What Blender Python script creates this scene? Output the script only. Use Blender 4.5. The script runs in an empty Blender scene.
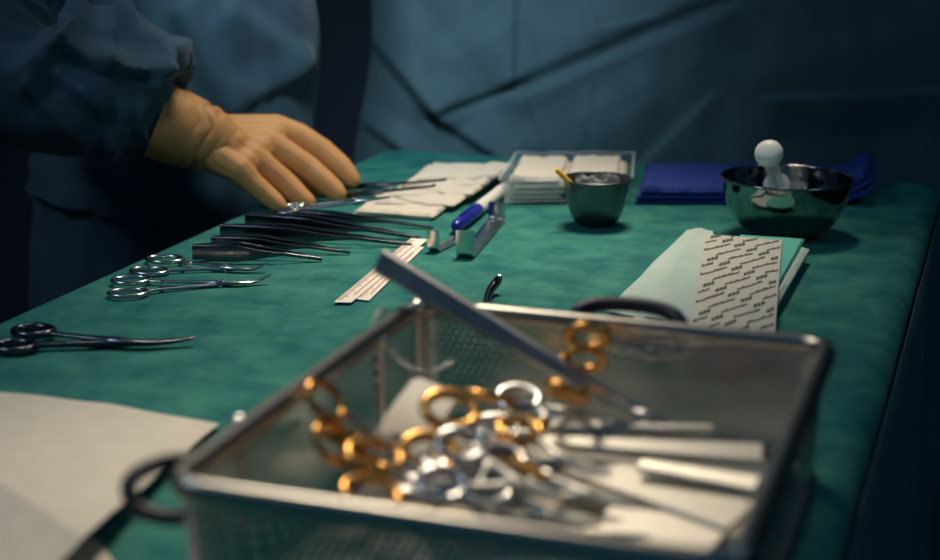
import bpy, bmesh, math, random
from mathutils import Vector, Matrix, noise
from math import sin, cos, pi, radians, sqrt, atan2
S = bpy.context.scene
COL = S.collection
random.seed(4)
T = 0.90                                   # height of the table top

# ------------------------------------------------------------------ camera
FPX, PITCH, ROLL, CH = 1582.8, .2599, .0018, .4515
fw = Vector((0, cos(PITCH), -sin(PITCH))); up0 = Vector((0, sin(PITCH), cos(PITCH))); rt0 = Vector((1, 0, 0))
rt = rt0*cos(ROLL) + up0*sin(ROLL); up = up0*cos(ROLL) - rt0*sin(ROLL)
CAM = Vector((0, 0, T+CH))
cd = bpy.data.cameras.new('camera'); cam = bpy.data.objects.new('camera', cd); COL.objects.link(cam)
M = Matrix((rt, up, -fw)).transposed().to_4x4(); M.translation = CAM
cam.matrix_world = M
cd.sensor_width = 36; cd.lens = FPX*36/940; cd.clip_start = .01
cd.dof.use_dof = True; cd.dof.focus_distance = 1.74; cd.dof.aperture_fstop = 3.0; cd.dof.aperture_blades = 9
S.camera = cam

# ------------------------------------------------------------------ light
w = bpy.data.worlds.new('world'); S.world = w; w.use_nodes = True
bg = w.node_tree.nodes['Background']; bg.inputs[0].default_value = (.06, .22, .42, 1); bg.inputs[1].default_value = .22
def lamp(name, kind, loc, aim, energy, color, **k):
    d = bpy.data.lights.new(name, kind); d.energy = energy; d.color = color
    for a, b in k.items(): setattr(d, a, b)
    o = bpy.data.objects.new(name, d); COL.objects.link(o); o.location = loc
    o.rotation_euler = (Vector(aim)-Vector(loc)).to_track_quat('-Z', 'Y').to_euler()
    return o
lamp('surgical_lamp_light', 'SPOT', (.20, 2.30, T+1.40), (-.01, 1.85, T), 130, (1, .88, .68), spot_size=radians(41), spot_blend=1.0, shadow_soft_size=.24)
lamp('satellite_lamp_light', 'SPOT', (-.36, 1.95, T+1.45), (-.10, 1.05, T), 104, (1, .86, .65), spot_size=radians(31), spot_blend=1.0, shadow_soft_size=.22)
lamp('screen_fill_light', 'SPOT', (-.20, 1.25, T+1.25), (-.18, 2.62, T+.24), 104, (.70, .93, 1), spot_size=radians(43), spot_blend=1.0, shadow_soft_size=.14)  # added fill for the screen drape, standing in for surgical lamp spill
lamp('right_fill_light', 'AREA', (1.5, .9, 2.3), (.30, 1.5, .6), 1.8, (.55, .85, 1), shape='DISK', size=.6)  # added weak fill to lift the dark area right of the table
lamp('left_fill_light', 'AREA', (-1.5, 1.0, 2.4), (-.55, 2.3, .95), 6.5, (.60, .82, 1), shape='DISK', size=.5)  # added weak fill to lift the lower gown out of black
vs = S.view_settings; S.display_settings.display_device = 'sRGB'
vs.view_transform = 'Standard'; vs.look = 'None'; vs.gamma = 1; vs.use_curve_mapping = False; vs.exposure = 0.0

# ------------------------------------------------------------------ helpers
YAW = -.3307
RX = Vector((cos(YAW), sin(YAW), 0)); DY = Vector((-sin(YAW), cos(YAW), 0))
def ray(px, py): return fw + rt*((px-470)/FPX) - up*((py-280)/FPX)
def P(px, py, h=0.0):                      # the point at height h above the table that the photo shows there
    d = ray(px, py); return CAM + d*((h-CH)/d.z)
def J(px, py, Y):                          # the point at distance Y
    d = ray(px, py); return CAM + d*(Y/d.y)
def TB(u, v, h=0.0): return RX*u + DY*v + Vector((0, 0, T+h))

def obj(name, bm, mat, parent=None, smooth=True, loc=None):
    me = bpy.data.meshes.new(name)
    bmesh.ops.recalc_face_normals(bm, faces=bm.faces[:])
    bm.to_mesh(me); bm.free()
    for m in (mat if isinstance(mat, (list, tuple)) else [mat]): me.materials.append(m)
    if smooth:
        for p in me.polygons: p.use_smooth = True
        me.set_sharp_from_angle(angle=radians(42))
    o = bpy.data.objects.new(name, me); COL.objects.link(o)
    if parent: o.parent = parent
    if loc is not None: o.location = loc
    return o
def tag(o, label=None, cat=None, group=None, kind=None):
    if label: o['label'] = label
    if cat: o['category'] = cat
    if group: o['group'] = group
    if kind: o['kind'] = kind
    return o
def thing(name, label, cat, loc=(0, 0, 0), rz=0, group=None, mat3=None):
    o = bpy.data.objects.new(name, None); COL.objects.link(o); o.empty_display_size = .05
    if mat3 is not None: o.matrix_world = mat3
    else: o.location = loc; o.rotation_euler = (0, 0, rz)
    return tag(o, label, cat, group)
def frame(p0, p1, roll=0.0):               # x axis p0 -> p1, z as upright as possible
    x = (p1-p0).normalized(); y = Vector((0, 0, 1)).cross(x).normalized(); z = x.cross(y)
    m = Matrix((x, y, z)).transposed() @ Matrix.Rotation(roll, 3, 'X')
    m = m.to_4x4(); m.translation = p0
    return m
def B(): return bmesh.new()
def box(bm, c, s, bev=0.0, rot=None, seg=2):
    r = bmesh.ops.create_cube(bm, size=1.0); vs_ = r['verts']
    bmesh.ops.scale(bm, vec=s, verts=vs_)
    if bev > 0:
        es = list({e for v in vs_ for e in v.link_edges})
        q = bmesh.ops.bevel(bm, geom=es, offset=bev, segments=seg, affect='EDGES', profile=.5)
        vs_ = list({v for f in q['faces'] for v in f.verts} | {v for v in vs_ if v.is_valid})
    if rot is not None: bmesh.ops.rotate(bm, cent=(0, 0, 0), matrix=rot, verts=vs_)
    bmesh.ops.translate(bm, vec=c, verts=vs_)
    return vs_
def loft(bm, rings, caps=True, closed=False):
    vv = [[bm.verts.new(p) for p in r] for r in rings]
    n = len(vv[0]); m = len(vv)
    for i in range(m if closed else m-1):
        a, b = vv[i], vv[(i+1) % m]
        for j in range(n):
            k = (j+1) % n
            bm.faces.new((a[j], a[k], b[k], b[j]))
    if caps and not closed:
        bm.faces.new(list(reversed(vv[0]))); bm.faces.new(vv[-1])
    return vv
def tube(bm, pts, rad, seg=12, closed=False, flat=1.0, upv=Vector((0, 0, 1)), caps=True):
    pts = [Vector(p) for p in pts]; n = len(pts); rings = []
    for i, p in enumerate(pts):
        a = pts[(i-1) % n] if (closed or i > 0) else p
        b = pts[(i+1) % n] if (closed or i < n-1) else p
        t = (b-a).normalized()
        s = upv.cross(t)
        if s.length < 1e-4: s = Vector((1, 0, 0)).cross(t)
        s.normalize(); q = t.cross(s)
        r = rad[i] if isinstance(rad, (list, tuple)) else rad
        rings.append([p + s*(r*cos(2*pi*k/seg)) + q*(r*flat*sin(2*pi*k/seg)) for k in range(seg)])
    return loft(bm, rings, caps, closed)
def spline(pts, n=40):                     # Catmull-Rom through pts (tuples of any length)
    out = []; m = len(pts)
    for i in range(n):
        t = i/(n-1)*(m-1); k = min(int(t), m-2); f = t-k
        p0, p1, p2, p3 = pts[max(k-1, 0)], pts[k], pts[k+1], pts[min(k+2, m-1)]
        out.append(tuple(.5*(2*b+(c-a)*f+(2*a-5*b+4*c-d)*f*f+(3*b-a-3*c+d)*f**3) for a, b, c, d in zip(p0, p1, p2, p3)))
    return out
def lathe(bm, prof, seg=64):
    rings = [[Vector((r*cos(2*pi*k/seg), r*sin(2*pi*k/seg), z)) for k in range(seg)] for r, z in prof]
    return loft(bm, rings, caps=True)
def nz(p, f, s=0.0): return noise.noise(Vector((p[0]*f+s, p[1]*f-s, (p[2] if len(p) > 2 else 0)*f+2*s)))
def ridge(p, f, s=0.0): return 1-min(1, (sqrt(nz(p, f, s)**2+.0016)-.04)*2.2)
def pillow(bm, quad, th, z0=0.0, nu=36, nv=30, amp=.0015, seed=0.0, edge=.18, droop=None):
    """a soft slab on a quad (Vectors in the xy plane, order: near-left, near-right, far-right, far-left)"""
    a, b, c, d = [Vector((q[0], q[1], 0)) for q in quad]
    tops, bots = [], []
    for j in range(nv+1):
        v = j/nv; rt_, rb = [], []
        for i in range(nu+1):
            u = i/nu
            p = (a*(1-u)+b*u)*(1-v)+(d*(1-u)+c*u)*v
            eu = min(u, 1-u)*(b-a).length; ev = min(v, 1-v)*(d-a).length
            e = min(eu, ev)/max(th*.9, 1e-4); prof = sqrt(max(0, 1-(1-min(1, e))**2))
            wob = amp*(nz(p, 28, seed)+.6*nz(p, 70, seed+5))
            z = z0+th*(edge+(1-edge)*prof)+wob*(.4+.6*prof)
            if droop: z += droop(p, u, v)
            wx = amp*1.2*nz(p, 18, seed+9)*(1-prof)
            rt_.append(Vector((p.x+wx, p.y+wx, z))); rb.append(Vector((p.x+wx, p.y+wx, z0+(droop(p, u, v) if droop else 0))))
        tops.append(rt_); bots.append(rb)
    tv = [[bm.verts.new(p) for p in r] for r in tops]; bv = [[bm.verts.new(p) for p in r] for r in bots]
    for j in range(nv):
        for i in range(nu):
            bm.faces.new((tv[j][i], tv[j][i+1], tv[j+1][i+1], tv[j+1][i]))
            bm.faces.new((bv[j][i], bv[j+1][i], bv[j+1][i+1], bv[j][i+1]))
    rim = [(0, i) for i in range(nu)]+[(j, nu) for j in range(nv)]+[(nv, i) for i in range(nu, 0, -1)]+[(j, 0) for j in range(nv, 0, -1)]
    for k in range(len(rim)):
        (j, i), (j2, i2) = rim[k], rim[(k+1) % len(rim)]
        bm.faces.new((bv[j][i], bv[j2][i2], tv[j2][i2], tv[j][i]))
def gridsheet(bm, pts, th=.0006, dirv=Vector((0, 0, -1))):
    """a sheet from a 2-D list of points, thickened along dirv"""
    a = [[bm.verts.new(p) for p in r] for r in pts]; b = [[bm.verts.new(p+dirv*th) for p in r] for r in pts]
    m, n = len(a), len(a[0])
    for j in range(m-1):
        for i in range(n-1):
            bm.faces.new((a[j][i], a[j][i+1], a[j+1][i+1], a[j+1][i])); bm.faces.new((b[j][i], b[j+1][i], b[j+1][i+1], b[j][i+1]))
    for j in range(m-1):
        bm.faces.new((a[j][0], a[j+1][0], b[j+1][0], b[j][0])); bm.faces.new((a[j][n-1], b[j][n-1], b[j+1][n-1], a[j+1][n-1]))
    for i in range(n-1):
        bm.faces.new((a[0][i], b[0][i], b[0][i+1], a[0][i+1])); bm.faces.new((a[m-1][i], a[m-1][i+1], b[m-1][i+1], b[m-1][i]))
def ball(bm, c, r, sub=2, sc=(1, 1, 1), rot=None):
    m = Matrix.Translation(Vector(c)) @ (rot.to_4x4() if rot is not None else Matrix.Identity(4)) @ Matrix.Diagonal((sc[0], sc[1], sc[2], 1))
    bmesh.ops.create_icosphere(bm, subdivisions=sub, radius=r, matrix=m)
def limb(bm, pts, n=14, sub=2):            # chain of (x,y,z,r) as overlapping balls, to be fused by fuse()
    for k in range(len(pts)-1):
        a, b = pts[k], pts[k+1]
        for i in range(n+(k == len(pts)-2)):
            t = i/n; ball(bm, [a[q]*(1-t)+b[q]*t for q in range(3)], a[3]*(1-t)+b[3]*t, sub)
def fuse(bm, voxel, smooth=4):             # one continuous surface from overlapping solids
    me = bpy.data.meshes.new('tmp'); bm.to_mesh(me); bm.free()
    o = bpy.data.objects.new('tmp', me); COL.objects.link(o)
    r = o.modifiers.new('r', 'REMESH'); r.mode = 'VOXEL'; r.voxel_size = voxel
    s = o.modifiers.new('s', 'SMOOTH'); s.factor = .5; s.iterations = smooth
    dg = bpy.context.evaluated_depsgraph_get(); e = o.evaluated_get(dg)
    me2 = bpy.data.meshes.new_from_object(e)
    bpy.data.objects.remove(o); bpy.data.meshes.remove(me)
    nb = bmesh.new(); nb.from_mesh(me2); bpy.data.meshes.remove(me2)
    return nb

# ------------------------------------------------------------------ materials
def mat(name, col, rough=.5, metal=0.0, col2=None, vscale=12, vdetail=6, stretch=(1, 1, 1), bump=0.0, bscale=300, bstretch=(1, 1, 1), spec=.5, trans=0.0, sheen=0.0, bump2=0.0, b2scale=25, sss=0.0, rvar=0.0, ior=1.45):
    m = bpy.data.materials.new(name); m.use_nodes = True; nt = m.node_tree; N = nt.nodes; L = nt.links
    b = N['Principled BSDF']
    b.inputs['Base Color'].default_value = (*col, 1); b.inputs['Roughness'].default_value = rough; b.inputs['Metallic'].default_value = metal
    b.inputs['Specular IOR Level'].default_value = spec; b.inputs['Transmission Weight'].default_value = trans; b.inputs['IOR'].default_value = ior
    b.inputs['Sheen Weight'].default_value = sheen
    if sss: b.inputs['Subsurface Weight'].default_value = sss; b.inputs['Subsurface Scale'].default_value = .01
    tc = N.new('ShaderNodeTexCoord')
    def tex(scale, st, det=6):
        mp = N.new('ShaderNodeMapping'); mp.inputs['Scale'].default_value = st; L.new(tc.outputs['Object'], mp.inputs[0])
        n = N.new('ShaderNodeTexNoise'); n.inputs['Scale'].default_value = scale; n.inputs['Detail'].default_value = det; n.inputs['Roughness'].default_value = .62
        L.new(mp.outputs[0], n.inputs['Vector']); return n
    if col2:
        n = tex(vscale, stretch, vdetail); r = N.new('ShaderNodeValToRGB'); r.color_ramp.elements[0].position = .34; r.color_ramp.elements[1].position = .68
        r.color_ramp.elements[0].color = (*col, 1); r.color_ramp.elements[1].color = (*col2, 1)
        L.new(n.outputs[0], r.inputs[0]); L.new(r.outputs[0], b.inputs['Base Color'])
    if rvar:
        n = tex(60, (1, 1, 1), 3); mr = N.new('ShaderNodeMapRange'); mr.inputs[3].default_value = max(0, rough-rvar); mr.inputs[4].default_value = rough+rvar
        L.new(n.outputs[0], mr.inputs[0]); L.new(mr.outputs[0], b.inputs['Roughness'])
    last = None
    for st, sc, bs in ((bump2, b2scale, (1, 1, 1)), (bump, bscale, bstretch)):
        if st:
            n = tex(sc, bs, 4); bp = N.new('ShaderNodeBump'); bp.inputs['Strength'].default_value = st; bp.inputs['Distance'].default_value = .002
            L.new(n.outputs[0], bp.inputs['Height'])
            if last: L.new(last.outputs[0], bp.inputs['Normal'])
            last = bp
    if last: L.new(last.outputs[0], b.inputs['Normal'])
    return m
def mesh_metal(name, col, pitch, hole, rough=.35):   # perforated sheet metal: real see-through holes in a staggered lattice
    m = mat(name, col, rough, 1.0); nt = m.node_tree; N = nt.nodes; L = nt.links
    b = N['Principled BSDF']; tc = N.new('ShaderNodeTexCoord')
    def mth(op, a, bb=None):
        n = N.new('ShaderNodeMath'); n.operation = op
        for i, x in enumerate((a, bb)):
            if x is None: continue
            if isinstance(x, (int, float)): n.inputs[i].default_value = x
            else: L.new(x, n.inputs[i])
        return n.outputs[0]
    sp = N.new('ShaderNodeSeparateXYZ'); L.new(tc.outputs['UV'], sp.inputs[0])
    u = mth('DIVIDE', sp.outputs[0], pitch); v = mth('DIVIDE', sp.outputs[1], pitch*.866)
    row = mth('FLOOR', v); off = mth('MULTIPLY', mth('MODULO', row, 2.0), .5)
    fu = mth('SUBTRACT', mth('FRACT', mth('ADD', mth('ADD', u, off), 1000.0)), .5); fv = mth('SUBTRACT', mth('FRACT', v), .5)
    d = mth('ADD', mth('MULTIPLY', fu, fu), mth('MULTIPLY', mth('MULTIPLY', fv, fv), .75))
    hl = mth('LESS_THAN', d, hole*hole)
    tr = N.new('ShaderNodeBsdfTransparent'); mx = N.new('ShaderNodeMixShader')
    L.new(hl, mx.inputs[0]); L.new(b.outputs[0], mx.inputs[1]); L.new(tr.outputs[0], mx.inputs[2])
    L.new(mx.outputs[0], N['Material Output'].inputs[0])
    return m
def clear_film(name, tint=(.9, .95, .96), gl=.12, rough=.12):
    m = mat(name, tint, rough); nt = m.node_tree; N = nt.nodes; L = nt.links; b = N['Principled BSDF']
    b.inputs['Roughness'].default_value = rough
    tr = N.new('ShaderNodeBsdfTransparent'); tr.inputs[0].default_value = (*tint, 1)
    lw = N.new('ShaderNodeLayerWeight'); lw.inputs[0].default_value = .25
    mr = N.new('ShaderNodeMapRange'); mr.inputs[3].default_value = gl; mr.inputs[4].default_value = .45; L.new(lw.outputs['Facing'], mr.inputs[0])
    mx = N.new('ShaderNodeMixShader'); L.new(mr.outputs[0], mx.inputs[0]); L.new(tr.outputs[0], mx.inputs[1]); L.new(b.outputs[0], mx.inputs[2])
    L.new(mx.outputs[0], N['Material Output'].inputs[0])
    return m
GREEN = mat('green_nonwoven', (.005, .115, .118), .85, col2=(.050, .235, .185), vscale=20, vdetail=10, bump=.35, bscale=420, bump2=.25, b2scale=30, spec=.25)
GOWN = mat('blue_gown_fabric', (.034, .068, .098), .8, col2=(.040, .080, .112), vscale=30, bump=.2, bscale=500, bump2=.15, b2scale=40, spec=.25, sheen=.1)
SCREEN = mat('blue_drape_fabric', (.055, .100, .125), .75, col2=(.065, .115, .140), vscale=20, bump=.2, bscale=500, bump2=.18, b2scale=18, spec=.3)
GLOVE = mat('tan_latex', (.57, .265, .095), .50, col2=(.63, .30, .115), vscale=30, bump=.10, bscale=260, spec=.35, sss=.08)
WHITE = mat('white_gauze', (.63, .56, .48), .9, col2=(.69, .62, .53), vscale=40, bump=.5, bscale=500, spec=.15)
PAPER = mat('white_paper_towel', (.66, .59, .49), .9, col2=(.72, .65, .55), vscale=40, bump=.6, bscale=170, spec=.15)
BLUE = mat('royal_blue_cloth', (.022, .045, .23), .85, col2=(.03, .06, .28), vscale=40, bump=.4, bscale=400, spec=.2)
MINT = mat('mint_fabric', (.46, .56, .50), .85, col2=(.51, .61, .55), vscale=30, bump=.2, bscale=300, bump2=.2, b2scale=40, spec=.2)
TEAL = mat('teal_fabric', (.13, .50, .40), .8, bump=.2, bscale=300, spec=.2)
LINER = mat('printed_liner_paper', (.60, .56, .48), .6, bump=.05, bscale=90, spec=.3)
INK = mat('grey_green_ink', (.075, .09, .07), .7)
RED = mat('red_ink', (.55, .10, .05), .7)
STRIP = mat('white_strip_paper', (.82, .76, .66), .7)
STEEL = mat('polished_steel', (.62, .61, .60), .22, 1.0, rvar=.06)
SATIN = mat('satin_steel', (.50, .50, .49), .34, 1.0, rvar=.08)
RIMST = mat('brushed_rim_steel', (.42, .40, .365), .30, 1.0, rvar=.02)
PLATE = mat('matte_steel_plate', (.62, .59, .53), .5, 1.0, rvar=.08)
DARKST = mat('dark_steel', (.11, .115, .135), .22, 1.0, rvar=.06)
BLACKST = mat('black_coated_steel', (.045, .045, .055), .35, .8)
MIRROR = mat('mirror_steel', (.30, .295, .29), .09, 1.0, rvar=.02)
BOWLST = mat('grey_steel_bowl', (.16, .165, .175), .34, 1.0, rvar=.06)
GOLD = mat('gold_plating', (.72, .37, .11), .27, 1.0, rvar=.05)
YELLOW = mat('yellow_plastic', (1, .62, .05), .5, sss=.8)
PENBLUE = mat('blue_pen_plastic', (.012, .018, .30), .3)
PENWHITE = mat('white_pen_plastic', (.78, .74, .68), .4)
PLUNGER = mat('white_syringe_plastic', (.80, .79, .74), .4, sss=.1)
BARREL = clear_film('clear_syringe_plastic', (.86, .93, .95), .30, .2)
PLGM = clear_film('frosted_plunger_plastic', (.80, .88, .90), .55, .3)
FILM = clear_film('clear_plastic_film', (.96, .98, .99), .03, .10)
SILI = mat('beige_silicone', (.74, .67, .55), .55, bump=.1, bscale=100)
MESHM = mesh_metal('perforated_steel', (.40, .38, .42), .0062, .245, .24)
DARKPL = mat('dark_handle_plastic', (.012, .012, .03), .4)
CLEARK = clear_film('clear_bokeh_disc', (.9, .9, .85), .35, .3)
WALLM = mat('dark_wall_paint', (.018, .030, .050), .8, col2=(.022, .035, .056), vscale=3)
FLOORM = mat('dark_vinyl_floor', (.02, .035, .05), .5, col2=(.028, .045, .06), vscale=8)
SKIN = mat('skin', (.55, .33, .24), .55, sss=.1)
CAPM = mat('cap_fabric', (.05, .16, .20), .85, bump=.2, bscale=300)
MASKM = mat('mask_fabric', (.35, .55, .62), .85, bump=.2, bscale=300)
SHOEM = mat('clog_rubber', (.04, .05, .06), .6)
HAIRM = mat('dark_hair', (.03, .02, .015), .6)
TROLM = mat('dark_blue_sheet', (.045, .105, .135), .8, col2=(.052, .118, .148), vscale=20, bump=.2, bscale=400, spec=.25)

# ------------------------------------------------------------------ setting
def struct(name, lo, hi, m):
    bm = B(); box(bm, [(a+b)/2 for a, b in zip(lo, hi)], [b-a for a, b in zip(lo, hi)])
    return tag(obj(name, bm, m, smooth=False), kind='structure')
struct('floor', (-2.6, -1.5, -.1), (2.6, 4.4, 0), FLOORM)
struct('wall_back', (-2.6, 4.4, -.1), (2.6, 4.5, 3), WALLM)
struct('wall_left', (-2.7, -1.5, -.1), (-2.6, 4.5, 3), WALLM)
struct('wall_right', (2.6, -1.5, -.1), (2.7, 4.5, 3), WALLM)

# ------------------------------------------------------------------ table and its drape
UC, VC, HU, HV = -.522, 1.43, .438, .93
tb = thing('instrument_table', 'long steel instrument table hidden under the green drape', 'table', TB(UC, VC, -T), YAW)
bm = B(); box(bm, (0, 0, T-.022), (2*HU-.06, 2*HV-.06, .03), .004); obj('tabletop', bm, SATIN, tb)
for sx in (-1, 1):
    for sy in (-1, 1):
        bm = B(); x, y = sx*(HU-.08), sy*(HV-.10)
        tube(bm, [(x, y, .09), (x, y, T-.037)], .016, 16); tube(bm, [(x-.012, y, .05), (x+.012, y, .05)], .05, 24)
        box(bm, (x, y, .095), (.04, .05, .02), .004)
        obj('leg', bm, SATIN, tb)
def rrect(hu, hv, rad, n=56):               # points round a rounded rectangle, n per side
    out = []
    for s, (cx, cy, a0) in enumerate(((hu-rad, -hv+rad, -pi/2), (hu-rad, hv-rad, 0), (-hu+rad, hv-rad, pi/2), (-hu+rad, -hv+rad, pi))):
        for k in range(10): a = a0+pi/2*k/9; out.append((cx+rad*cos(a), cy+rad*sin(a), cos(a), sin(a)))
        nx = [(hu, hv-rad, 0), (-hu+rad, hv, 0), (-hu, -hv+rad, 0), (hu-rad, -hv, 0)][s]
        x0, y0 = out[-1][0], out[-1][1]
        for k in range(1, n): t = k/n; out.append((x0+(nx[0]-x0)*t, y0+(nx[1]-y0)*t, out[-1][2], out[-1][3]))
    return out
bm = B(); base = rrect(HU, HV, .05); ER = .022; rings = []
for k in range(46):
    f = .02+.98*(k/45)**.8
    rings.append([Vector((x*f-nx*ER*f, y*f-ny*ER*f, T-.0012*(1+nz((x*f, y*f), 9, 3))*(1 if f < .97 else .3))) for x, y, nx, ny in base])
for k in range(1, 7):
    a = pi/2*k/6
    rings.append([Vector((x-nx*ER*(1-sin(a)), y-ny*ER*(1-sin(a)), T-.001-ER*(1-cos(a)))) for x, y, nx, ny in base])
for k in range(1, 26):
    d = k/25; z = T-.001-ER-.58*d
    ring = []
    for i, (x, y, nx, ny) in enumerate(base):
        s = x*ny*7-y*nx*7
        fold = .022*d**.7*(sin(s*3.1+2*nz((x, y), 3))+.5*ridge((x, y, z*.3), 5, 2))
        if abs(nx) > .5: fold *= .2
        ring.append(Vector((x+nx*(.004+fold+.012*d), y+ny*(.004+fold+.012*d), z)))
    rings.append(ring)
loft(bm, rings, caps=False)
bm.faces.ensure_lookup_table()
bmesh.ops.holes_fill(bm, edges=[e for e in bm.edges if e.is_boundary and e.verts[0].co.z > T-.05])
o = obj('table_drape', bm, GREEN, loc=TB(UC, VC, -T)); o.rotation_euler = (0, 0, YAW)
sm = o.modifiers.new('thickness', 'SOLIDIFY'); sm.thickness = .0008; sm.offset = -1
tag(o, 'green nonwoven sheet draped over the whole instrument table', 'drape')

# ------------------------------------------------------------------ hanging blue screen drape behind the table
segs = [  # (p, q, width on the left of p->q, width on the right, height) in the plane of the sheet
    ((371, 35), (437, 115), 60, 10, .020), ((437, 115), (507, 162), 45, 9, .018),
    ((437, 117), (512, 90), 10, 9, -.005), ((512, 88), (720, 2), 12, 10, -.006), ((512, 80), (716, -10), 60, 18, .012), ((440, 110), (512, 82), 40, 6, .008), ((455, 60), (520, 20), 30, 40, .010), ((540, 140), (640, 90), 30, 60, .012), ((600, 140), (700, 60), 40, 50, .010),
    ((514, -60), (510, 80), 7, 30, .007), ((519, 94), (540, 150), 8, 40, .008), ((589, 94), (575, 160), 8, 25, .004),
    ((520, 98), (722, 15), 7, 45, .016), ((437, 115), (456, 170), 6, 25, .006), ((371, 126), (430, 170), 25, 8, .016),
    ((643, 165), (705, 105), 6, 22, .008), ((580, -20), (600, 40), 5, 18, .004), ((780, 100), (960, 92), 6, 40, .012), ((600, 30), (640, 20), 5, 9, .004)]
def proj(p):
    d = p-CAM; z = d.dot(fw); return 470+FPX*d.dot(rt)/z, 280-FPX*d.dot(up)/z
def fold_h(px, py, segs=segs, out=26):
    h = 0
    for (x0, y0), (x1, y1), wl, wr, amp in segs:
        dx, dy = x1-x0, y1-y0; L = math.hypot(dx, dy); t = ((px-x0)*dx+(py-y0)*dy)/L/L
        d = ((px-x0)*dy-(py-y0)*dx)/L
        e = 1.0
        if t < 0: e = max(0, 1+t*L/out)
        if t > 1: e = max(0, 1-(t-1)*L/out)
        wd = wl if d > 0 else wr; q = max(0, 1-abs(d)/wd)
        h += amp*e*q*q*(3-2*q)*.5+amp*e*q*.5
    return h
bm = B(); rows = []
for j in range(250):
    py = -420+(265+420)*j/249; row = []
    for i in range(300):
        s = i/299; lf = 362+10*sin(py*.02+1)+(0 if py > -50 else -.25*(py+50)*.3)
        px = lf+(1130-lf)*s
        bend = .10*max(0, 1-s/.06)**2 + .10*(s-.35)**2
        h = fold_h(px, py)+.010*nz((px*.01, py*.01), 1.0, 2)+.006*nz((px*.03, py*.02), 1.0, 5)
        row.append(J(px, py, 2.60+bend-h))
    rows.append(row)
gridsheet(bm, rows, .001, Vector((0, 1, 0)))
tag(obj('screen_drape', bm, SCREEN), 'large creased blue sheet hanging upright behind the far end of the table', 'drape')

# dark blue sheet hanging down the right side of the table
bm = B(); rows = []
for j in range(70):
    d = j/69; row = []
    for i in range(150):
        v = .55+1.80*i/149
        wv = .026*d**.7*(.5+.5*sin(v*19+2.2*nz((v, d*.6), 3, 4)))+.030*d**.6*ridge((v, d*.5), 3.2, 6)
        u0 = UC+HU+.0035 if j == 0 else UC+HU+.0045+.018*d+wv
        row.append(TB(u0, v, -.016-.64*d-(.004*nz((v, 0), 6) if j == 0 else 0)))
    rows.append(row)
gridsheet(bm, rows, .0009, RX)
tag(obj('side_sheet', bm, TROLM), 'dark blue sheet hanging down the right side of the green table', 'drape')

# ------------------------------------------------------------------ person
pc = Vector((-.455, 2.43, 0))
person = thing('person', 'person in a dark blue surgical gown and tan glove reaching over the instruments', 'person', pc)
IW = person.location
def loc(v): return Vector(v)-pc
wr = J(196, 138, 2.075); wrL = loc(wr)
elb = J(-2, 78, 2.02); elbL = loc(elb)
shR = Vector((-.02, -.20, 1.42)); shL = Vector((-.02, .20, 1.42))
bm = B()
limb(bm, [(0, 0, .98, .115), (0, 0, 1.15, .11), (0, 0, 1.34, .12)], 6, 3)
for s in (-1, 1):
    limb(bm, [(0, s*.07, .95, .11), (0, s*.09, .80, .088), (.01, s*.095, .48, .058), (-.01, s*.10, .30, .056), (-.03, s*.10, .09, .040), (-.03, s*.10, .07, .042)], 10)
    limb(bm, [(-.05, s*.10, .035, .035), (.05, s*.105, .035, .036), (.13, s*.11, .025, .024)], 8)
    limb(bm, [(-.01, s*.05, 1.37, .10), (-.02, s*.17, 1.42, .06)], 8)
def jb(px, py, Y, r): return (*loc(J(px, py, Y)), r)
limb(bm, [(*shR, .056), jb(30, -180, 2.15, .050), jb(-12, -40, 2.06, .045), jb(4, 50, 2.03, .043), jb(48, 84, 2.04, .042), jb(120, 104, 2.06, .036), (*wrL, .028)], 9)
limb(bm, [(*shL, .056), (.0, .25, 1.12, .042), (.10, .23, .93, .036), (.14, .22, .86, .028), (.16, .215, .80, .030)], 12)
limb(bm, [(0, 0, 1.40, .06), (.01, 0, 1.52, .052)], 8)
ball(bm, (.015, 0, 1.635), .1, 3, (.98, .78, 1.18)); ball(bm, (.075, 0, 1.56), .05, 3, (.7, .95, .8))
limb(bm, [(.105, 0, 1.64, .010), (.122, 0, 1.605, .015)], 6); ball(bm, (.105, 0, 1.568), .018, 2, (.7, 1.4, .5))
for s in (-1, 1): ball(bm, (.01, s*.080, 1.62), .028, 2, (.7, .35, 1.1)); ball(bm, (.092, s*.032, 1.642), .013, 2)
body = obj('body', fuse(bm, .009, 5), SKIN, person)
for s in (-1, 1):
    bm = B(); ball(bm, (.097, s*.032, 1.642), .0115, 2); tag(obj('eye', bm, PENWHITE, body), 'white eye')
bm = B(); ball(bm, (.0, 0, 1.665), .112, 3, (1.0, .82, 1.02))
for v in bm.verts:
    if v.co.z < 1.655: v.co.z = 1.655+(v.co.z-1.655)*.12
obj('cap', bm, CAPM, person)
bm = B(); ball(bm, (.085, 0, 1.585), .058, 3, (.75, 1.15, .9)); obj('mask', bm, MASKM, person)
for s in (-1, 1):
    bm = B(); limb(bm, [(-.055, s*.10, .04, .045), (.05, s*.105, .04, .048), (.14, s*.11, .035, .035)], 6); nb = fuse(bm, .008, 3)
    for v in nb.verts: v.co.z = max(v.co.z, 0.0)
    obj('shoe', nb, SHOEM, person)
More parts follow.
